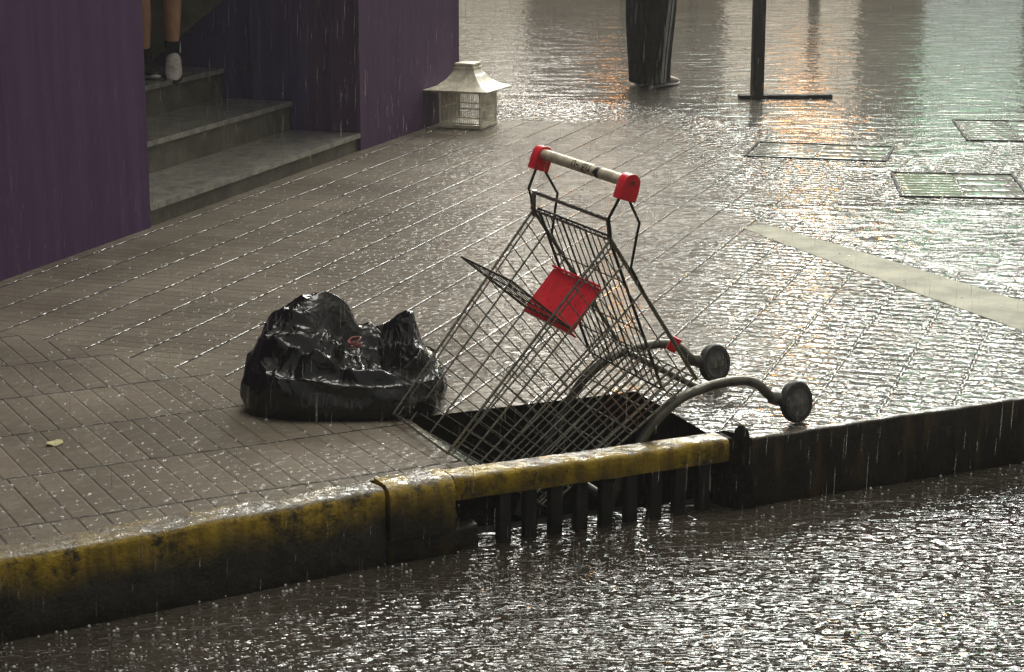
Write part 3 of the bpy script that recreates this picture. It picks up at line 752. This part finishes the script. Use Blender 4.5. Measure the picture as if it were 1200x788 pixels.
    for k in range(40):
        a = k * .5; pts.append(V(-.46 + .018 * math.cos(a) + .002 * math.sin(k * 1.7), 5.80 + .014 * math.sin(a), .185 + .012 * math.sin(a * .6) + .0006 * k))
    b.tube(pts, .0028, 6); b.build('string', simple('pale red string', (.32, .10, .09), .5), root)
bag()

# ------------------------------------------------------------------ cream bird cage against the corner of the wall
def cage():
    c = V(-.262, 12.12, 0); rot = R(-21); mt = Matrix.Translation(c) @ Matrix.Rotation(rot, 4, 'Z')
    root = thing('bird_cage', c, 'cream wire bird cage with flared pagoda roof standing by the purple wall corner', 'bird cage')
    h, w = .222, .128
    b = MB()
    for x in (-w, w):
        for y in (-w, w): b.tube([mt @ V(x, y, .01), mt @ V(x, y, h)], .006, 8)
    for z in (.03, .12, h - .01):
        for a, e in (((-w, -w), (w, -w)), ((w, -w), (w, w)), ((w, w), (-w, w)), ((-w, w), (-w, -w))): b.tube([mt @ V(*a, z), mt @ V(*e, z)], .004, 6)
    b.build('frame', M['cream'], root)
    b = MB()
    for k in range(1, 20):
        q = -w + 2 * w * k / 20
        for p in ((q, -w), (q, w), (-w, q), (w, q)): b.tube([mt @ V(*p, .02), mt @ V(*p, h)], .0021, 5)
    b.build('bars', M['cream'], root)
    b = MB(); b.box(0, (2 * w + .02, 2 * w + .02, .02), M=mt @ Matrix.Translation(V(0, 0, .012)), bev=.004); b.build('tray', M['cream'], root)
    b = MB(); rings = []
    for r, z in ((.200, h + .000), (.203, h + .007), (.142, h + .028), (.100, h + .062), (.072, h + .100), (.058, h + .122), (.065, h + .125), (.065, h + .131), (.055, h + .134), (.055, h + .144), (.062, h + .147), (.062, h + .155), (.05, h + .158)):
        ring = []
        for sx, sy in ((-1, -1), (0, -1), (1, -1), (1, 0), (1, 1), (0, 1), (-1, 1), (-1, 0)):
            up = .014 if (sx and sy and r > .2) else 0
            ring.append(b.bm.verts.new(mt @ V(sx * r, sy * r, z + up * 0)))
        rings.append(ring)
    for a, e in zip(rings, rings[1:]):
        for k in range(8): b.bm.faces.new((a[k], a[(k + 1) % 8], e[(k + 1) % 8], e[k]))
    b.bm.faces.new(rings[0][::-1]); b.bm.faces.new(rings[-1])
    rf = b.build('roof', M['cream'], root, angle=25)
cage()

# ------------------------------------------------------------------ people
def skin_mesh(name, verts, edges, radii, mat, parent, root=0, sub=2):
    me = bpy.data.meshes.new(name); me.from_pydata(verts, edges, []); me.materials.append(mat)
    o = bpy.data.objects.new(name, me); COL.objects.link(o)
    if parent: o.parent = parent
    md = o.modifiers.new('skin', 'SKIN'); md.use_smooth_shade = True
    sv = me.skin_vertices[0].data
    for i, r in enumerate(radii):
        sv[i].radius = (r, r) if not isinstance(r, tuple) else r; sv[i].use_root = (i == root)
    s = o.modifiers.new('sub', 'SUBSURF'); s.levels = sub; s.render_levels = sub
    return o
def chain(parts):
    """parts: list of polylines [(x,y,z,r)], the first vertex of later ones may be an int index into the first list"""
    vs_, rs, es = [], [], []
    for pl_ in parts:
        prev = None
        for q in pl_:
            if isinstance(q, int): prev = q; continue
            vs_.append(q[:3]); rs.append(q[3])
            if prev is not None: es.append((prev, len(vs_) - 1))
            prev = len(vs_) - 1
    return vs_, es, rs
def shoe(parent, x, y, z, yaw, pitch, upper, sole, name='shoe'):
    """toe towards local +Y"""
    mt = Matrix.Translation(V(x, y, z)) @ Matrix.Rotation(yaw, 4, 'Z') @ Matrix.Rotation(pitch, 4, 'X')
    def sect(y_, w, h0, h1, n=14): return [mt @ V(w * math.cos(a), y_, h0 + (h1 - h0) * (.5 + .5 * math.sin(a))) for a in [2 * math.pi * k / n for k in range(n)]]
    def loft(secs, nm, m, par):
        b = MB(); rs = [[b.bm.verts.new(p) for p in s] for s in secs]
        for a, c in zip(rs, rs[1:]):
            for k in range(len(a)): b.bm.faces.new((a[k], a[(k + 1) % len(a)], c[(k + 1) % len(a)], c[k]))
        b.bm.faces.new(rs[0][::-1]); b.bm.faces.new(rs[-1]); return b.build(nm, m, par, angle=60)
    up = loft([sect(-.085, .020, .025, .075), sect(-.07, .034, .02, .105), sect(-.03, .040, .02, .112), sect(.01, .041, .02, .098), sect(.06, .046, .018, .076), (sect(.12, .046, .018, .062)), sect(.16, .036, .018, .05), sect(.18, .012, .022, .036)], name, upper, parent)
    loft([sect(-.09, .022, .0, .028), sect(-.07, .038, .0, .03), sect(0, .041, .0, .028), sect(.08, .05, .0, .027), sect(.14, .044, .002, .028), sect(.18, .026, .008, .03), sect(.192, .008, .016, .028)], 'sole', sole, up)
def head(parent, z, hairm, skinm):
    """face towards local +Y; returns nothing"""
    bm = bmesh.new(); bmesh.ops.create_uvsphere(bm, u_segments=28, v_segments=20, radius=1)
    for v in bm.verts:
        x, y, zz = v.co; jaw = 1 - .28 * max(0, -zz) ** 1.3
        v.co = V(x * .074 * jaw, y * .092 * (1 - .1 * max(0, -zz)) + .008, zz * .115 + z)
        nose = math.exp(-((v.co.x / .012) ** 2 + ((v.co.z - z + .02) / .022) ** 2)) * (y > 0); v.co.y += .02 * nose
        for sx in (-.03, .03):
            v.co.y -= .012 * math.exp(-(((v.co.x - sx) / .014) ** 2 + ((v.co.z - z - .012) / .012) ** 2)) * (y > 0)
    m = MB(); m.bm.free(); m.bm = bm; h = m.build('head', skinm, None); h.parent = parent
    m = MB(); bm = m.bm; bmesh.ops.create_uvsphere(bm, u_segments=24, v_segments=16, radius=1)
    bmesh.ops.delete(bm, geom=[v for v in bm.verts if v.co.z < -.35 or (v.co.y > .35 and v.co.z < .45)], context='VERTS')
    for v in bm.verts: v.co = V(v.co.x * .081, v.co.y * .10 + .003, v.co.z * .122 + z + .006)
    hr = m.build('hair', hairm, None); hr.parent = h
    m = MB()
    for sx in (-1, 1): m.lathe([(.004, 0), (.018, .004), (.02, .01), (.012, .014)], Matrix.Translation(V(sx * .070, -.002, z - .005)) @ Matrix.Rotation(sx * math.pi / 2, 4, 'Y') @ Matrix.Diagonal((1.3, 1, 1, 1)), 12)
    for sx in (-.03, .03): m.lathe([(.003, 0), (.008, .003), (.006, .006), (.001, .007)], Matrix.Translation(V(sx, .078, z + .012)) @ Matrix.Rotation(-math.pi / 2, 4, 'X'), 10)
    m.box((0, .088, z - .052), (.04, .006, .008), bev=.002)
    ft = m.build('face', skinm, None); ft.parent = h
def hand(parts, wrist_i, w, d, sgn):
    """palm and five curled fingers as short chains from the wrist vertex"""
    x, y, z = w
    parts.append([wrist_i, (x, y + .01, z - .05, (.020, .034))])
    pi = sum(len([q for q in p if not isinstance(q, int)]) for p in parts) - 1
    for k, (dy, L) in enumerate(((.03, .075), (.010, .085), (-.010, .08), (-.03, .062))):
        parts.append([pi, (x, y + .01 + dy, z - .085, .0095), (x - sgn * .008, y + .012 + dy, z - .085 - L * .5, .0085), (x - sgn * .022, y + .012 + dy, z - .085 - L, .007)])
    parts.append([wrist_i, (x - sgn * .004, y + .045, z - .035, .012), (x - sgn * .012, y + .062, z - .07, .009), (x - sgn * .018, y + .066, z - .095, .007)])
skin_tan = simple('tan skin', (.50, .28, .165), .5, nsc=6, var=.12, Subsurface_Weight=.1)
hair_m = simple('dark hair', (.02, .015, .012), .5)
def person(loc, yaw, legs, label, top_c, trouser=None, shorts=None):
    root = thing('person', loc, label, 'person')
    parts = [[(0, 0, .95, .12), (0, 0, 1.08, .115), (0, 0, 1.22, .13), (0, -.01, 1.36, .14), (0, -.01, 1.47, .07), (0, .0, 1.53, .052), (0, .01, 1.60, .055)]]
    L, Rg = legs
    parts.append([0] + [q for q in L]); parts.append([0] + [q for q in Rg])
    for s in (-1, 1):
        n0 = sum(len([q for q in p if not isinstance(q, int)]) for p in parts)
        parts.append([3, (s * .17, -.01, 1.40, .062), (s * .22, -.02, 1.25, .048), (s * .245, -.02, 1.11, .042), (s * .25, .03, .97, .035), (s * .25, .06, .87, .026)])
        hand(parts, n0 + 4, (s * .25, .06, .87), None, s)
    v, e, r = chain(parts)
    r = [q if isinstance(q, tuple) else q for q in r]
    skin_mesh('body', v, e, r, skin_tan, root)
    # shirt: torso and sleeves a little fuller than the body
    sp = [[(0, 0, .93, .145), (0, 0, 1.08, .132), (0, 0, 1.22, .148), (0, -.01, 1.38, .15), (0, -.01, 1.475, .08)]]
    for s in (-1, 1): sp.append([3, (s * .175, -.01, 1.405, .078), (s * .222, -.02, 1.25, .066), (s * .238, -.02, 1.16, .060)])
    skin_mesh('shirt', *chain(sp), top_c, root) if False else None
    vv, ee, rr = chain(sp); skin_mesh('shirt', vv, ee, rr, top_c, root)
    head(root, 1.66, hair_m, skin_tan)
    root.rotation_euler = (0, 0, yaw)
    return root
# someone on the landing, bare legs, one white shoe and one black
P1 = person((-1.90, 10.93, .425), R(196), ([(-.09, 0, .85, .085), (-.10, .02, .48, .055), (-.095, .0, .33, .052), (-.09, -.01, .12, .034), (-.09, 0, .06, .034)],
            [(.09, 0, .85, .085), (.075, .05, .48, .055), (.065, .01, .33, .054), (.06, -.02, .14, .036), (.06, -.02, .07, .034)]),
            'person with bare tan legs and ankle socks standing at the top of the steps', simple('grey shirt', (.25, .25, .26), .8))
shm = simple('dark shorts', (.03, .03, .035), .8)
vv, ee, rr = chain([[(0, 0, .97, .14), (0, 0, .90, .13)], [1, (-.095, 0, .80, .105), (-.105, .02, .60, .10)], [1, (.095, 0, .80, .105), (.095, .03, .60, .10)]])
skin_mesh('shorts', vv, ee, rr, shm, P1)
def local(par, fn):
    before = set(COL.objects); fn()
    for o in set(COL.objects) - before:
        if o.parent is None: o.parent = par
white_sh = simple('white shoe fabric', (.62, .58, .54), .6, nsc=30); blk_sh = simple('black shoe fabric', (.02, .02, .022), .5)
sole_w = simple('white rubber sole', (.6, .6, .6), .5)
sock = simple('black sock', (.012, .012, .014), .85)
local(P1, lambda: shoe(None, .09, -.02, .0, R(4), 0, blk_sh, sole_w)) if False else None
def p1feet():
    shoe(None, -.09, 0.02, .012, R(-8), R(-14), white_sh, blk_sh)
    shoe(None, .06, .03, 0, R(10), 0, blk_sh, sole_w)
    b = MB(); b.tube([(-.09, -.012, .07), (-.09, -.012, .12), (-.0915, -.008, .185)], [.041, .038, .042], 16); b.build('sock', sock, None)
    b = MB(); b.box((-.123, -.02, .15), (.012, .03, .06), .6, bev=.003); b.build('sock_logo', sole_w, None)
    b = MB(); b.tube([(.06, -.018, .07), (.06, -.02, .11), (.061, -.015, .15)], [.041, .039, .042], 16); b.build('sock', sock, None)
local(P1, p1feet)
# someone in loose dark track trousers standing in the flooded street
P2 = person((.955, 14.18, .0), R(-32), ([(-.085, 0, .88, .095), (-.075, .0, .48, .065), (-.07, 0, .12, .04), (-.07, .0, .06, .036)],
            [(.085, 0, .88, .095), (.075, .0, .48, .065), (.07, 0, .12, .04), (.07, 0, .06, .036)]),
            'person in loose black track trousers with a pale side stripe standing in the flooded street', simple('dark jacket', (.02, .02, .022), .7))
trm = simple('black wet trousers', (.012, .012, .0115), .9, nsc=9, bump=.004, bsc=14, spec=.12)
def p2legs():
    b = MB()
    for k, (cx, cy_) in enumerate(((-.070, .0), (.070, .0))):
        rings = []; n = 26
        for i in range(15):
            t = i / 14; z = .035 + t * .90
            rx = lerp(.078, .118, sstep(0, .75, t)); ry = lerp(.105, .135, sstep(0, .6, t))
            ring = []
            for j in range(n):
                a = 2 * math.pi * j / n; f = 1 + .035 * math.sin(3 * a + z * 9 + k) + .03 * noise.noise(V(math.cos(a) * 2, math.sin(a) * 2, z * 5 + k))
                ring.append(b.bm.verts.new(V(cx * lerp(1, .85, t) + rx * f * math.cos(a), cy_ * (1 - t) + ry * f * math.sin(a), z + .008 * math.sin(a * 2 + k) * (1 - t))))
            rings.append(ring)
        for a, c in zip(rings, rings[1:]):
            for j in range(n): b.bm.faces.new((a[j], a[(j + 1) % n], c[(j + 1) % n], c[j]))
        b.bm.faces.new(rings[0][::-1]); b.bm.faces.new(rings[-1])
    tr = b.build('trousers', trm, None)
    n = 15; tape = simple('grey stripe tape', (.30, .31, .30), .6)
    for (o1, wd_) in ((0, .011), (.028, .009)):
        b = MB()
        prev = None
        for i in range(n):
            t = i / (n - 1); z = .04 + t * .86; rx = lerp(.078, .118, sstep(0, .75, t)) * 1.055; ry = lerp(.105, .135, sstep(0, .6, t)) * 1.055
            cx = .070 * lerp(1, .85, t); cyy = 0; row = []
            for a in (R(STR - 26 * (1 - t)) + o1 * 9 - wd_ * 9, R(STR - 26 * (1 - t)) + o1 * 9 + wd_ * 9):
                row.append(b.bm.verts.new(V(cx + rx * math.cos(a), cyy + ry * math.sin(a), z)))
            if prev: b.bm.faces.new((prev[0], prev[1], row[1], row[0]))
            prev = row
        b.build('side_stripe', tape, tr)
    shoe(None, -.07, .05, .0, R(4), 0, pale_sh, sole_w); shoe(None, .07, .06, 0, R(-6), 0, pale_sh, sole_w)
STR = -12
pale_sh = simple('pale pink shoe', (.5, .4, .37), .6)
local(P2, p2legs)

# ------------------------------------------------------------------ litter: leaf scraps on the paving
def scrap(x, y, r, label, m):
    b = MB(); pts = [V(x + r * (1 + .4 * math.sin(3 * a + x * 9)) * math.cos(a), y + r * 1.3 * (1 + .3 * math.cos(2 * a)) * math.sin(a), .006 + .004 * math.sin(2 * a)) for a in [k * math.pi / 6 for k in range(12)]]
    b.hull([p - V(0, 0, .003) for p in pts], pts); tag(b.build('leaf', m), label, 'leaf')
scrap(-1.27, 5.42, .022, 'pale yellow leaf scrap lying alone on the paving at the far left', simple('pale leaf', (.42, .38, .2), .5))

# ------------------------------------------------------------------ rain mist
HAZE = .0022
if HAZE:
    b = MB(); b.box((5, 18, 9), (90, 60, 22)); hz = b.build('haze', [], smooth=False); tag(hz, kind='stuff')
    hm = bpy.data.materials.new('rain mist'); hm.use_nodes = True; n_ = hm.node_tree; n_.nodes.remove(n_.nodes['Principled BSDF'])
    pv = n_.nodes.new('ShaderNodeVolumePrincipled'); pv.inputs['Color'].default_value = (.9, .9, .86, 1); pv.inputs['Density'].default_value = HAZE; pv.inputs['Anisotropy'].default_value = .2
    n_.links.new(pv.outputs[0], n_.nodes['Material Output'].inputs['Volume']); hz.data.materials.append(hm)
# ------------------------------------------------------------------ rain
def splashes():
    bm = bmesh.new(); rnd = random.Random(4)
    def crown(x, y, z, s):
        n = 6; base = [bm.verts.new((x + s * math.cos(2 * math.pi * k / n), y + s * math.sin(2 * math.pi * k / n), z)) for k in range(n)]
        mid = [bm.verts.new((x + s * .7 * math.cos(2 * math.pi * k / n), y + s * .7 * math.sin(2 * math.pi * k / n), z + s * .7)) for k in range(n)]
        top = bm.verts.new((x, y, z + s))
        for k in range(n):
            bm.faces.new((base[k], base[(k + 1) % n], mid[(k + 1) % n], mid[k])); bm.faces.new((mid[k], mid[(k + 1) % n], top))
    for _ in range(8500):
        y = 4.0 + 9.5 * rnd.random() ** 1.5; x = (rnd.random() - .5) * .54 * y
        cyv = curb_y(x)
        if y < cyv - .02: crown(x, y, ROADZ, .0016 + .003 * rnd.random() ** 2)
        elif y > cyv + .18:
            if (V(x, y, 0) - WB).dot(V(.949, -.316, 0)) < .02: continue
            if -.33 < x < .56 and 5.1 < y < 6.0: continue
            if x < .4 and rnd.random() < .55: continue
            crown(x, y, .0, .0018 + .0045 * rnd.random() ** 2)
    m = MB(); m.bm.free(); m.bm = bm
    w = NB('clear rain water'); w.set('Base Color', (.85, .86, .84)); w.set('Roughness', .08); w.set('IOR', 1.33); w.set('Transmission Weight', .35)
    return m.build('rain_splashes', w.m), w.m
o, watm = splashes(); tag(o, kind='stuff')
def rain():
    bm = bmesh.new(); rnd = random.Random(9)
    for _ in range(8000):
        y = 2.4 + 11 * rnd.random(); x = (rnd.random() - .5) * .56 * y; z = rnd.random() * 1.5
        r = .0003 + .0006 * rnd.random() ** 2; L = .016 + .040 * rnd.random() ** 1.5; n = 5; lean = .03
        prev = None; rings = []
        for t, f in ((0, .35), (.25, 1), (.7, .8)):
            rings.append([bm.verts.new((x + lean * L * t + r * f * math.cos(2 * math.pi * k / n), y + r * f * math.sin(2 * math.pi * k / n), z + L * t)) for k in range(n)])
        top = bm.verts.new((x + lean * L, y, z + L)); bot = bm.verts.new((x, y, z - r))
        for a, c in zip(rings, rings[1:]):
            for k in range(n): bm.faces.new((a[k], a[(k + 1) % n], c[(k + 1) % n], c[k]))
        for k in range(n): bm.faces.new((rings[-1][k], rings[-1][(k + 1) % n], top)); bm.faces.new((rings[0][(k + 1) % n], rings[0][k], bot))
    rm = NB('falling drop water'); rm.set('Base Color', (.75, .77, .75)); rm.set('Roughness', .1); rm.set('IOR', 1.33); rm.set('Transmission Weight', .8); rm.set('Alpha', .24)
    m = MB(); m.bm.free(); m.bm = bm; return m.build('rain', rm.m)
tag(rain(), kind='stuff')
